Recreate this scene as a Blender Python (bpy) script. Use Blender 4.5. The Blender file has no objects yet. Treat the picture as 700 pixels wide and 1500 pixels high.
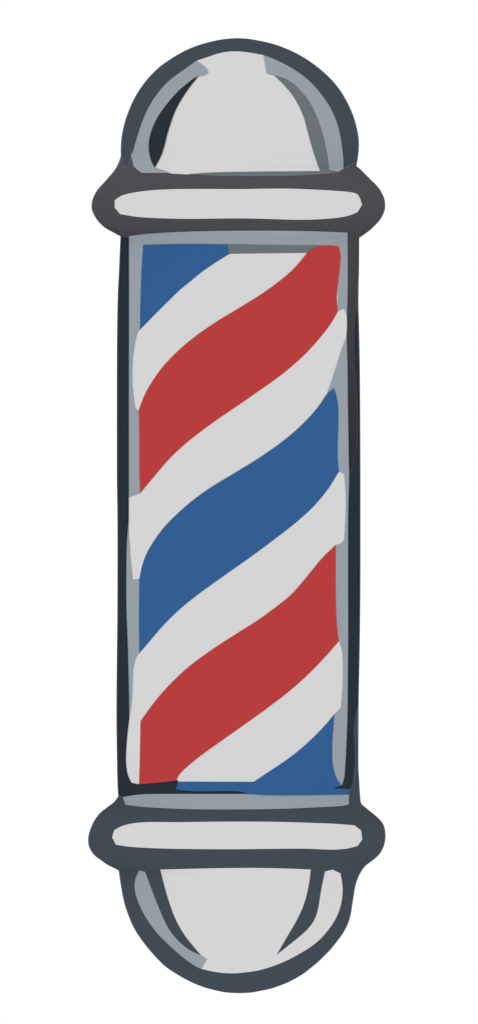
import bpy, bmesh, math
from mathutils import Vector
from mathutils.geometry import tessellate_polygon
from bisect import bisect_left

# ---------------------------------------------------------------- scene
sc = bpy.context.scene
col = sc.collection
U = 0.0005                       # one drawing unit = 0.5 mm (the pole is about 0.70 m tall)
CX, CZ = 350.0, 1500.0           # pole axis, ground line

def W(x, y, d):                  # drawing units (x right, y down, d towards the viewer) -> metres
    return Vector(((x - CX) * U * 0.9982, -d * U, (CZ - y) * U))

# ---------------------------------------------------------------- materials
def lin(h):
    out = []
    for i in (0, 2, 4):
        c = int(h[i:i + 2], 16) / 255
        out.append(c / 12.92 if c <= 0.04045 else ((c + 0.055) / 1.055) ** 2.4)
    return (*out, 1)

def paint(name, h, h2=None, y0=0, y1=1):
    m = bpy.data.materials.new(name)
    m.use_nodes = True
    nt = m.node_tree
    b = nt.nodes['Principled BSDF']
    b.inputs['Base Color'].default_value = lin(h)
    b.inputs['Roughness'].default_value = 0.9
    b.inputs['Specular IOR Level'].default_value = 0.0
    if h2:                       # drawn shading put into the colour, blended down the height
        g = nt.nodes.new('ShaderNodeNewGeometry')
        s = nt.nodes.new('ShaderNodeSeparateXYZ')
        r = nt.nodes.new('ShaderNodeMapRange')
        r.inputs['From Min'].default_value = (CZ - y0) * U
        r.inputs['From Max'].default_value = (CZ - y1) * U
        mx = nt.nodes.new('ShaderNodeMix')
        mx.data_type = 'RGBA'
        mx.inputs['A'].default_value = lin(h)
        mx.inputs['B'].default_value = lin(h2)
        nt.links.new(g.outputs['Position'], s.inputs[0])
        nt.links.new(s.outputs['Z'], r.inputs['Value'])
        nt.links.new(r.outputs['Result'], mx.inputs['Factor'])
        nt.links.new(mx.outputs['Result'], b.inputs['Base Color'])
    return m

SLATE = paint('slate_lacquer', '424a53')
COLLAR = paint('grey_lacquer', '504f54', '47484c', 240, 348)
RAIL = paint('shaded_grey_lacquer', '47484c', '2b2e33', 348, 690)
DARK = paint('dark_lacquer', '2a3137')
GREY = paint('pale_grey', '969ea6')  # flat colour, also for the drawn reflections on the domes
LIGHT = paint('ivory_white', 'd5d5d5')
BLUE = paint('blue_enamel', '325e91')
RED = paint('red_enamel', 'b83e3e')
OLIVE = paint('green_grey', '6a7275')  # flat colour for the drawn dome shade and the top strip

# ---------------------------------------------------------------- curves
def parse(s):
    pts, corner = [], []
    for t in s.split():
        c = t.endswith('!')
        x, y = t.rstrip('!').split(',')
        pts.append((float(x), float(y))); corner.append(c)
    return pts, corner

def cr(p0, p1, p2, p3, n):       # centripetal Catmull-Rom from p1 to p2
    P = [Vector(p) for p in (p0, p1, p2, p3)]
    t = [0]
    for a, b in zip(P, P[1:]):
        t.append(t[-1] + max((b - a).length, 1e-6) ** 0.5)
    out = []
    for k in range(n):
        u = t[1] + (t[2] - t[1]) * k / n
        A1 = P[0] * ((t[1] - u) / (t[1] - t[0])) + P[1] * ((u - t[0]) / (t[1] - t[0]))
        A2 = P[1] * ((t[2] - u) / (t[2] - t[1])) + P[2] * ((u - t[1]) / (t[2] - t[1]))
        A3 = P[2] * ((t[3] - u) / (t[3] - t[2])) + P[3] * ((u - t[2]) / (t[3] - t[2]))
        B1 = A1 * ((t[2] - u) / (t[2] - t[0])) + A2 * ((u - t[0]) / (t[2] - t[0]))
        B2 = A2 * ((t[3] - u) / (t[3] - t[1])) + A3 * ((u - t[1]) / (t[3] - t[1]))
        C = B1 * ((t[2] - u) / (t[2] - t[1])) + B2 * ((u - t[1]) / (t[2] - t[1]))
        out.append((C.x, C.y))
    return out

def mirror(a, b):
    return (2 * a[0] - b[0], 2 * a[1] - b[1])

def smooth(pts, corner, closed=True):
    n = len(pts)
    out = []
    rng = range(n if closed else n - 1)
    for i in rng:
        a, b = pts[i], pts[(i + 1) % n]
        ca = corner[i] or (not closed and i == 0)
        cb = corner[(i + 1) % n] or (not closed and i == n - 2)
        if ca and cb:
            out.append(a)
            continue
        p0 = mirror(a, b) if ca else pts[(i - 1) % n]
        p3 = mirror(b, a) if cb else pts[(i + 2) % n]
        k = max(2, int(math.dist(a, b) / 3))
        out += cr(p0, a, b, p3, k)
    if not closed:
        out.append(pts[-1])
    return out

# ---------------------------------------------------------------- silhouette of the pole
LEFT = ("347.5,55.8 337.1,56.3 327.1,57.4 317.1,59.1 302.9,62.5 288.6,66.8 274.3,72.6 260,80 255.7,82.6 242.9,91 "
        "231.4,99.8 215.7,116 205.7,129.2 198.6,140.5 193.2,151 187.9,164 183.6,175.7 180.7,187.1 178.3,199.3 "
        "177.2,210 176.9,220 177,228.8! 175,234.6 172.6,240.7 168,248.9 161.1,257.4 152.6,266.9 144,276.3 139.7,282.8 136.3,290 "
        "134.3,297.7 134.3,305.4 136.3,312.3 140.6,320 146.6,327.4 154.3,334.1 164.6,339.9 175.7,345.9! 176.5,347! "
        "175.4,372 174.2,400 172.8,426 171.8,470 171.4,510 171.3,700 172,760 171.9,900 171.3,960 170.6,1050 171.2,1100 "
        "172.2,1150 173.2,1166.5! 167.1,1174.6 157.7,1181.9 147.4,1190 140.6,1198.1 135.4,1207.1 131.1,1218.3 129.4,1226 "
        "129.4,1235.4 132,1244 138,1252.6 147.4,1259.9 157.7,1267.1 169.7,1273 174,1275.7! 174.6,1280 175.7,1288.6 177.9,1302.1 "
        "180.7,1317.1 183.7,1328.6 187.9,1340.5 192.9,1352.9 197.9,1362.6 202.4,1369.8 208.6,1378.6 215.7,1387.9 "
        "223.6,1397.1 237.9,1412.1 245.7,1418.5 257.1,1426 270,1433.6 284.3,1440.7 304.3,1448 318.6,1451.5 329.3,1453.6 "
        "339.3,1454.6 350,1454.9")
RIGHT = ("347.5,55.8 357.9,56.3 367.9,57.4 380.7,59.7 392.9,62.4 407.1,66.5 421.4,72.1 435.7,78.9 451.4,88.2 461.4,95.4 "
         "472.9,104.6 489.3,120.8 498.6,132.9 505.7,144.3 511.4,155.5 517.4,169.5 521.4,183 523.6,192.1 525.2,202.9 "
         "525.6,212.9 525.2,221.4 524.2,230 522.9,237.9 522,243.6! 526,246.3 535.4,255.6 543.1,263.3 552.6,272.7 558.6,281.3 "
         "562.7,290.7 563.9,296.7 563.9,305.3 562.3,310.8 558.6,319 552.6,326.7 543.1,336.1 535.4,342.1 526,348.7! "
         "525.6,400 525,420 524.9,450 525.5,470 526.2,500 526.9,540 527.5,620 527.8,750 527.6,870 526.5,960 525.3,1020 "
         "524.8,1100 524.9,1125 526,1145 527,1163 528.2,1174.8! 529.4,1177.5 538.9,1185.7 547.4,1192.6 556,1200.3 561.1,1207.1 "
         "563.6,1214.9 564.5,1225.1 563.7,1232.9 562,1239.7 556,1250.9 547.4,1259.1 535.4,1268.3 530,1275 525.7,1282.9 "
         "522.1,1292.1 519.7,1301.4 517.9,1312.9 516,1324.3 514.6,1334.3 512.7,1343.6 510,1352.1 505.7,1361.4 500.5,1369.8 "
         "492.9,1380 484.9,1390 479.2,1396 465.7,1409.3 454.3,1418.7 445.7,1425.5 437.1,1431 427.1,1436.5 415.7,1441.7 "
         "405.7,1445.4 394.3,1448.9 382.9,1451.3 370.7,1453.6 360.7,1454.6 350,1454.9")

def profile(s):
    poly = smooth(*parse(s), closed=False)
    ys, xs = [], []
    for x, y in poly:
        if not ys or y > ys[-1] + 1e-4:
            ys.append(y); xs.append(x)
    return ys, xs
LY, LX = profile(LEFT)
RY, RX = profile(RIGHT)
Y0, Y1 = 55.8, 1454.9

def at(ys, xs, y):
    i = bisect_left(ys, y)
    if i <= 0: return xs[0]
    if i >= len(ys): return xs[-1]
    t = (y - ys[i - 1]) / (ys[i] - ys[i - 1])
    return xs[i - 1] + t * (xs[i] - xs[i - 1])

def section(y):                  # centre, half width, half depth of the pole at height y
    l, r = at(LY, LX, y), at(RY, RX, y)
    w = max((r - l) / 2, 0.0)
    d = w if w < 176 else 176 + (w - 176) * 0.30      # the two collars bulge less to the front than to the sides
    return (l + r) / 2, w, d

def front(x, y):                 # depth of the pole's front at (x, y)
    c, w, d = section(y)
    if w < 1e-4: return 0.0
    t = min(abs(x - c) / w, 0.9995)
    return d * math.sqrt(1 - t * t)

# ---------------------------------------------------------------- mesh builders
RELIEF = 0.5                     # how proud the inlays stand
def obj(name, bm, mat, parent, label=None):
    for f in bm.faces: f.smooth = True
    me = bpy.data.meshes.new(name)
    bm.to_mesh(me); bm.free()
    me.materials.append(mat)
    o = bpy.data.objects.new(name, me)
    col.objects.link(o)
    o.parent = parent
    if label: o['label'] = label
    return o

def shell(bm, ya, yb, cap_a=True, cap_b=True, seg=160):
    """turned body between two heights, following the pole's silhouette"""
    ys = sorted({ya, yb} | {y for y in LY + RY if ya < y < yb})
    # keep rings no closer than 0.25 apart and no further than 4
    rows = [ys[0]]
    for y in ys[1:]:
        while y - rows[-1] > 4.0: rows.append(rows[-1] + 3.5)
        if y - rows[-1] > 0.25: rows.append(y)
    if rows[-1] != yb: rows[-1] = yb
    rings = []
    for y in rows:
        c, w, d = section(y)
        if w < 0.6:
            rings.append([bm.verts.new(W(c, y, 0))])
        else:
            rings.append([bm.verts.new(W(c + w * math.sin(a), y, d * math.cos(a)))
                          for a in (2 * math.pi * k / seg for k in range(seg))])
    for A, B in zip(rings, rings[1:]):
        for k in range(seg):
            j = (k + 1) % seg
            if len(A) == 1 and len(B) > 1: bm.faces.new((A[0], B[k], B[j]))
            elif len(B) == 1 and len(A) > 1: bm.faces.new((A[k], B[0], A[j]))
            elif len(A) > 1: bm.faces.new((A[k], B[k], B[j], A[j]))
    for ring, y, on, s in ((rings[0], ya, cap_a, 12), (rings[-1], yb, cap_b, -12)):
        if on and len(ring) > 1:
            v = bm.verts.new(W(section(y)[0], y + s, 0))
            own = [bm.verts.new(u.co) for u in ring]
            for k in range(seg): bm.faces.new((own[k], own[(k + 1) % seg], v))

def plate(bm, path, h, base=None):
    """a thin inlay cut to the outline `path`, bent over the pole's front and standing h units proud"""
    pts = smooth(*parse(path))
    out = []
    for p in pts:
        if not out or math.dist(p, out[-1]) > 0.05: out.append(p)
    if math.dist(out[0], out[-1]) < 0.05: out.pop()
    t = bmesh.new()
    vs = [t.verts.new((x, y, 0)) for x, y in out]
    for tri in tessellate_polygon([[Vector((x, y, 0)) for x, y in out]]):
        t.faces.new([vs[i] for i in tri])
    bmesh.ops.recalc_face_normals(t, faces=t.faces[:])
    if sum(f.normal.z for f in t.faces) < 0:
        bmesh.ops.reverse_faces(t, faces=t.faces[:])
    xs = [v.co.x for v in t.verts]; yy = [v.co.y for v in t.verts]
    def cut(co, no):
        bmesh.ops.bisect_plane(t, geom=t.verts[:] + t.edges[:] + t.faces[:], dist=1e-4, plane_co=co, plane_no=no)
    x = math.floor(min(xs) / 8) * 8 + 8.013
    while x < max(xs):
        cut((x, 0, 0), (1, 0, 0)); x += 8 if abs(x - 350) < 130 else 4 if abs(x - 350) < 152 else 1.5
    y = math.floor(min(yy) / 8) * 8 + 8.017
    straight = lambda y: 360 < y < 1150
    while y < max(yy):
        cut((0, y, 0), (0, 1, 0)); y += 8 if straight(y) and straight(y + 8) else 4
    for k in (228.8, 234.0, 243.6, 345.9, 347.5, 348.7, 1166.2, 1174.8, 1275.7):   # where the outline turns sharply
        if min(yy) < k < max(yy): cut((0, k, 0), (0, 1, 0))
    rim = [e for e in t.edges if e.is_boundary]
    top = {v: bm.verts.new(W(v.co.x, v.co.y, front(v.co.x, v.co.y) + h * RELIEF)) for v in t.verts}
    for f in t.faces:
        bm.faces.new([top[v] for v in reversed(f.verts)])
    low, lip = {}, {}
    for e in rim:
        for v in e.verts:
            if v not in low:
                lip[v] = bm.verts.new(top[v].co)
                low[v] = bm.verts.new(W(v.co.x, v.co.y, front(v.co.x, v.co.y) - 1.5))
        a, b = e.verts
        bm.faces.new((lip[a], lip[b], low[b], low[a]))
    t.free()

def inlay(name, path, h, mat, parent, label=None):
    bm = bmesh.new()
    plate(bm, path, h)
    return obj(name, bm, mat, parent, label)

# ---------------------------------------------------------------- the pole
pole = bpy.data.objects.new('barber_pole', None)
pole.location = W(350, 1454.9, 0)
col.objects.link(pole)
pole['label'] = 'upright barber pole, red, white and blue diagonal stripes between rounded dark grey domes'
pole['category'] = 'barber pole'
ROOT = []

def part(name, bm, mat, label=None):
    o = obj(name, bm, mat, None, label)
    ROOT.append(o)
    return o

# upper dome
bm = bmesh.new()
shell(bm, Y0, 234.0)
plate(bm, "177.4,228! 190.6,228! 191.4,231! 189.2,240! 187,247.5! 182.5,244.6 179.2,240.3! 178,234!", 1.0)
plate(bm, "500,228! 524.3,229.5! 523,237.7! 521.5,238.3! 512,242.8! 502.8,247.6!", 1.0)
dome = part('dome', bm, SLATE, 'upper dark slate dome')
inlay('highlight_panel', "288.2,88.8! 302.9,84 317.1,79.2 330,76.2 340,75.3 350,75.3 360,76.3 375.7,78.9 385.9,80.8! 396,98! 425,112! "
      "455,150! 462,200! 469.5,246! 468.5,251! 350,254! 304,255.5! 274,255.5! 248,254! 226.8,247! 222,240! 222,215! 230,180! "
      "250,150! 280,117! 296,105!", 1.0, LIGHT, dome)  # drawn gloss highlight, laid on as a pale inlay
inlay('reflection_strip', "287.9,88.9! 297.9,95.7 303.6,101.1 305.3,106.6! 297.9,111! 291,111! 282,115.8 274.3,121.8 260,134.2 245.7,150.5 "
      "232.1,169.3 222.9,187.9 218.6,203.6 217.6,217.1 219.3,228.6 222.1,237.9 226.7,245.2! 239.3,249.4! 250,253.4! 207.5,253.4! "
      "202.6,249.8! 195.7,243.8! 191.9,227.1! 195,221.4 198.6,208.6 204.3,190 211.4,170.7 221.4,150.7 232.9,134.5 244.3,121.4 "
      "257.1,110.7 270,101.6", 2.6, GREY, dome, 'pale grey drawn reflection down the left of the upper dome')  # left reflection drawn in flat grey
inlay('reflection_strip', "385.7,80.7! 400,86 421.4,96.4 435.7,105.2 449.7,115.8 462.9,128.8 472.9,141.4 481.4,154 490,171 495,185.2 498.6,201.4 "
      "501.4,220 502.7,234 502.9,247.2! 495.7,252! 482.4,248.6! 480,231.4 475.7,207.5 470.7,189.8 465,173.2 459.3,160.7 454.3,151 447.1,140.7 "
      "440.4,133 430,122.9 420,116.6 411.4,113 402.1,110.6 390.7,107.4!", 2.6, GREY, dome, 'pale grey drawn reflection down the right of the upper dome')  # right reflection, likewise a flat grey shape
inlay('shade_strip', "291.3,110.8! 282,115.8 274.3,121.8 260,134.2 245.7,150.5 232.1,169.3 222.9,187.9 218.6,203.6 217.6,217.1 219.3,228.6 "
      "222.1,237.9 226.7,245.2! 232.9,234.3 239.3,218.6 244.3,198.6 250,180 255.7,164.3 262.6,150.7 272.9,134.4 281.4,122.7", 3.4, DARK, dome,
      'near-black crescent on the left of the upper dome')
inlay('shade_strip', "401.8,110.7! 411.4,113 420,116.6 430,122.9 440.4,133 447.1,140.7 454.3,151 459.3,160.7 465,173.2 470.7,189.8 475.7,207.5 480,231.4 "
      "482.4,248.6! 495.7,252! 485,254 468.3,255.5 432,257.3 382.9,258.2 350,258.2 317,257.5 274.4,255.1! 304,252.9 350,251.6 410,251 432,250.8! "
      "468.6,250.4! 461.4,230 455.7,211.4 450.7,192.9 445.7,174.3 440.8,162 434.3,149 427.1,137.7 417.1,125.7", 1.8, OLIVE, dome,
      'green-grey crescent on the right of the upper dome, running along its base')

# upper collar
bm = bmesh.new()
shell(bm, 234.0, 347.5)
plate(bm, "191.5,214! 191.5,227! 195.7,243.8! 200,250! 187,250! 187,247.5!", 0.6)
collar = part('collar', bm, COLLAR, 'upper charcoal collar')
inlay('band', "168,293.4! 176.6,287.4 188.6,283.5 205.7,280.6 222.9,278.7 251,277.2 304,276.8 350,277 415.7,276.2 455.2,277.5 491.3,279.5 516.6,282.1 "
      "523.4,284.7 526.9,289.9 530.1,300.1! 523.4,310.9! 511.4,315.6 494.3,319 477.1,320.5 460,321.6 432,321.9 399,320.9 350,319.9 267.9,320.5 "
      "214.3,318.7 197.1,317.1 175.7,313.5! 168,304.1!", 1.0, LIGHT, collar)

# housing
bm = bmesh.new()
shell(bm, 347.5, 1166.0)
housing = part('housing', bm, DARK, 'near-black tube housing')
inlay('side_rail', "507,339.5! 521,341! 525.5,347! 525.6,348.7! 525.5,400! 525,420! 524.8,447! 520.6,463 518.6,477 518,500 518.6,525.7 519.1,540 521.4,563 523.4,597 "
      "523.4,634 522,654 518.6,671 511.4,695.7! 506,690!", 1.0, RAIL, housing, 'charcoal rail at the upper right, painted shading darker downwards')
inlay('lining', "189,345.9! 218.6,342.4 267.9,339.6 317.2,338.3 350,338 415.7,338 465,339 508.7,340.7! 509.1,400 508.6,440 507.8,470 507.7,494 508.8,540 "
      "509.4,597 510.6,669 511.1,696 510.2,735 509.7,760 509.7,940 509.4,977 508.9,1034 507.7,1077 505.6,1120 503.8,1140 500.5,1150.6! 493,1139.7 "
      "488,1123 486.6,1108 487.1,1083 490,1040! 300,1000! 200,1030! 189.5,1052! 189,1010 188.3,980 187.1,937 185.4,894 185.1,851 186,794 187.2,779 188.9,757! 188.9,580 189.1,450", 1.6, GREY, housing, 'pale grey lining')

# striped cylinder
cyl_bm = bmesh.new()
plate(cyl_bm, "212,362! 330,362! 336.2,371.8! 350,371.5! 448.6,370.4! 470,364! 494,364! 494,448! 495.1,456.3! 502.9,451.8! 507.1,461 508,475 507.2,492! 498.6,515.7 490.9,540 "
      "484.3,560 478.3,577.7! 487,575! 491,600! 491,680! 496.6,690.6! 503.7,694.4! 505.1,711.4 506.2,740 505.1,768.6 503.7,790.9! 498.6,796.3! 492,798! 488,805! "
      "488,930! 496.3,939.4! 500,951 502,977 501.4,1005.7 498.9,1036.6! 490,1045.7! 480,1075! 400,1147! 262,1147! 260.5,1143! 255,1141! 207,1140! 203.7,1148.7! 192.9,1146.6! 187.7,1135.7 185.1,1120 "
      "185.1,1100 187.1,1074 190,1051 192.9,1034 194.6,1008.6 195.7,980 197.7,970 200,962.9 204,957! 208,945! 208,855! 203.7,847.8! 195.1,849! 193.7,837 191.7,817 190.3,794 "
      "189.4,780 188.9,758! 188.9,728.9! 205.1,722.9! 208,710! 208,610! 202.9,601.2! 202,601.4! 199.1,597.7 196.9,585.7 194.9,565.7 194.3,542.9 196,517 199.1,498.6 202.3,487 204.9,482.9! 209,470!",
      2.6)
cyl = part('striped_cylinder', cyl_bm, LIGHT, 'white cylinder wound with red and blue stripes')
inlay('end_strip', "330,357.8! 350,358 415.7,359 481.4,359.4! 481,364! 448.6,370.4! 350,371.6! 334,371.9!", 3.1, OLIVE, cyl, 'green-grey strip along the top')
inlay('blue_stripe', "209.4,358.7! 267.9,357.4 332.9,358! 336.2,371.8! 310.6,387.8 292.9,400.4 277.7,413 264.3,423.8 235.7,451.6 204.9,482.9! 205.7,437 207,400", 3.8, BLUE, cyl,
      'topmost blue stripe, cut to a corner at the upper left')
inlay('red_stripe', "202.9,600.9! 211.4,579 221.4,560.9 235.7,540.4 255.7,518.6 278.6,498.4 307.1,477.6 350,451.1 378.6,433.6 407.1,413.3 427.1,396.6 441.4,380.9 449.4,371 455.7,365.7 464.3,362 "
      "482.9,359.4 496.3,360.9! 498.9,374 498.3,388.6 495.7,411.4 493.4,434 494,448.6 495.1,456.3! 484.3,474.5 470,493.2 450,515.7 424.3,539.2 401.4,557 375.7,575 350,592.9 321.4,612.2 292.9,633 "
      "270,651.2 247.1,673 224.3,699.5 205.1,722.9! 204,694 203.7,622.9", 3.8, RED, cyl, 'upper red stripe')
inlay('blue_stripe', "204,847.7! 208.6,827 215.7,808.6 234.3,779.5 250,761.8 278.6,735.7 307.1,715 350,688.9 378.6,671.2 412.9,647.2 441.4,622.9 464.3,598 478.3,577.7! 489.1,568.7! 492.9,580 495.4,597 "
      "495.7,620 494.6,654 495.1,677 496.6,690.6! 481.4,715 461,740 435.7,763.5 407.1,786 378.6,807.4 350,827.9 321.4,848 287.1,872.9 264.3,891.4 241.4,913.5 221.4,936.5 204,957! 203.4,908.6", 3.8, BLUE, cyl,
      'middle blue stripe')
inlay('red_stripe', "205.7,1056.3! 221.4,1034.3 244.3,1007 272.3,980 298.6,959.9 324.3,942.3 350,926 378.6,907.7 401.4,891.2 424.3,872.9 438.6,857.7 455.7,837 472.9,816.4 492,798! 491.7,840 492.3,891 "
      "493.7,917 496.3,939.4! 475.7,962.9 450,989.2 421.4,1014.3 387.1,1040.5 350,1067 321.4,1087.2 292.9,1107.7 272.9,1124.1 262.9,1134.3 258,1143.2! 245,1145 218.6,1147.5 203.7,1148.7! 205,1095", 3.8, RED, cyl,
      'lower red stripe')
inlay('blue_stripe', "490,1045.7! 475.7,1062.9 450,1088.6 430,1105.5 410.5,1119.4 371.4,1145.3! 350,1145.3! 260.3,1145! 258,1156! 267.9,1157.8 284.3,1159 333.6,1158.8 350,1159.2 363.1,1162.7! 399.3,1164.7 "
      "448.6,1164.7 511,1163.7! 513.3,1156! 489,1154.8! 489.7,1153.5! 500.5,1150.6! 493,1139.7 488,1123 486.6,1108 487.1,1083 488.6,1063", 3.8, BLUE, cyl, 'lowest blue stripe, running along the base')

# lower collar
bm = bmesh.new()
shell(bm, 1166.0, 1275.7)
plate(bm, "524.9,1031! 521.4,1043 519.4,1057 518.3,1071 519.1,1091 519.2,1120 517.6,1136.4 514.3,1152.9 511.3,1163.7! 511,1168! 526,1168! 526.6,1163! 525.8,1145! 524.8,1125! 524.7,1100! 524.8,1050!", 1.0)
plate(bm, "173.4,1167.2! 174.5,1165.6! 176.5,1165.9! 180,1168.2! 180,1170! 173.4,1170!", 1.0)
lower_collar = part('collar', bm, SLATE, 'lower slate collar with a tongue running up the right edge')
inlay('end_strip', "180,1168.2! 188.6,1165.9 205.7,1163.8 240,1162.9 267.9,1163 350,1163 363,1163 399,1164.9 448.6,1164.8 511,1164! 511,1177.9! 504.4,1180 465,1182.6 415.7,1184.7 350,1185.7 "
      "284.3,1185.4 235,1183.6 205.4,1181.6 184,1179!", 1.6, GREY, lower_collar, 'pale grey strip along the foot of the stripes')
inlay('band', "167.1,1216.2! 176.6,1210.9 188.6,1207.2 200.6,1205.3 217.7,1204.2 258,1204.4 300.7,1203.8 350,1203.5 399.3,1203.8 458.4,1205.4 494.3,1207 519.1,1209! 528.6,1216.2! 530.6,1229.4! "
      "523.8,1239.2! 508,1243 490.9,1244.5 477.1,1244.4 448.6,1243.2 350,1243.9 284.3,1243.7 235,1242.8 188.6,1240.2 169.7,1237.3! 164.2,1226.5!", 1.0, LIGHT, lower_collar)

# lower dome
bm = bmesh.new()
shell(bm, 1275.7, Y1)
lower_dome = part('dome', bm, SLATE, 'lower slate dome')
inlay('highlight_panel', "234.9,1273.8! 292.9,1272.3 350,1271.4 378.6,1271.4 421.4,1272.3 455.1,1273.7! 452.9,1291.4 448.6,1312.5 442.9,1330 432.9,1350.8 421.4,1370.4 404.9,1398.8! 421.4,1385.9 447.1,1364.5 457.1,1353 462.9,1341.6 "
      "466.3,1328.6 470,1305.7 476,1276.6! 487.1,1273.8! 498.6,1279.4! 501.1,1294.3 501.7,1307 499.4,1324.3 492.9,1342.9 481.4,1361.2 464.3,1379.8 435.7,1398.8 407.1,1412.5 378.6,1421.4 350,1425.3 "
      "340,1425.7 328.6,1425.3 311.4,1423.1 295,1419.2! 298,1411! 297,1404! 294.6,1399.3! 285.7,1389 274.3,1375 264.3,1360 255.7,1342.9 248.6,1323.8 242.2,1302.5", 1.0, LIGHT, lower_dome)  # drawn highlight of the lower dome in flat pale colour
inlay('reflection_strip', "204.3,1274.8! 212.6,1277.1! 219.3,1295 227.9,1317.9 236.4,1338.6 243.6,1354.3 250.5,1365.5 257.1,1373.8 267.1,1383.8 280,1392.9 294.3,1399.2! 302.9,1405.4! 295,1419.5! 285.7,1415 271.4,1405 257.1,1393.1 "
      "242.9,1380 229,1365.5 215,1346 205,1327.3 198.8,1310 197.2,1297.1 199,1285.2", 1.8, GREY, lower_dome, 'pale grey drawn reflection down the left of the lower dome')  # drawn reflection as a grey inlay

# fine light joints where two dark pieces meet
SEAM = paint('joint_line', '7c7874')
FAINT = paint('faint_joint_line', '55524f')
def seam(path, width, h, parent, mat=SEAM):
    pts = smooth(*parse(path), closed=False)
    L, R = [], []
    for i, p in enumerate(pts):
        a, b = pts[max(i - 1, 0)], pts[min(i + 1, len(pts) - 1)]
        n = math.dist(a, b)
        nx, ny = -(b[1] - a[1]) / n * width / 2, (b[0] - a[0]) / n * width / 2
        L.append((p[0] + nx, p[1] + ny)); R.append((p[0] - nx, p[1] - ny))
    inlay('joint_line', ' '.join(f'{x:.3f},{y:.3f}!' for x, y in L + R[::-1]), h, mat, parent)
seam("177.6,230 179.2,240.3! 182.5,244.6 187,247.6! 189.2,240 191.4,230 191.5,216", 0.55, 1.8, dome)
seam("503,247.4! 512,242.6 521.5,238", 0.7, 1.8, dome)
seam("524.4,448 520.6,463 518.6,477 518,500 518.6,525.7 519.1,540 521.4,563 523.4,597 523.4,634 522,654 518.6,671 511.6,695", 0.5, 1.8, housing, FAINT)
seam("524.6,1032 521.4,1043 519.4,1057 518.3,1071 519.1,1091 519.2,1120 517.6,1136.4 514.3,1152.9 511.4,1163.4", 0.5, 1.8, lower_collar, FAINT)

# parts hang on the pole (its origin is at the foot of the lower dome)
for o in ROOT:
    o.parent = pole
    o.location = -pole.location

# ---------------------------------------------------------------- light: an even white light tent
w = bpy.data.worlds.new('World')
sc.world = w
w.use_nodes = True
bg = w.node_tree.nodes['Background']
bg.inputs['Color'].default_value = (1, 1, 1, 1)
bg.inputs['Strength'].default_value = 1.0

# ---------------------------------------------------------------- camera
cam = bpy.data.cameras.new('camera')
cam.type = 'ORTHO'
cam.sensor_fit = 'VERTICAL'
cam.ortho_scale = 1500 * U
cam.clip_end = 100
co = bpy.data.objects.new('camera', cam)
co.location = (0, -3, 750 * U)
co.rotation_euler = (math.radians(90), 0, 0)
col.objects.link(co)
sc.camera = co

sc.view_settings.view_transform = 'Standard'
sc.view_settings.look = 'None'
sc.view_settings.exposure = 0
sc.render.filter_size = 0.85
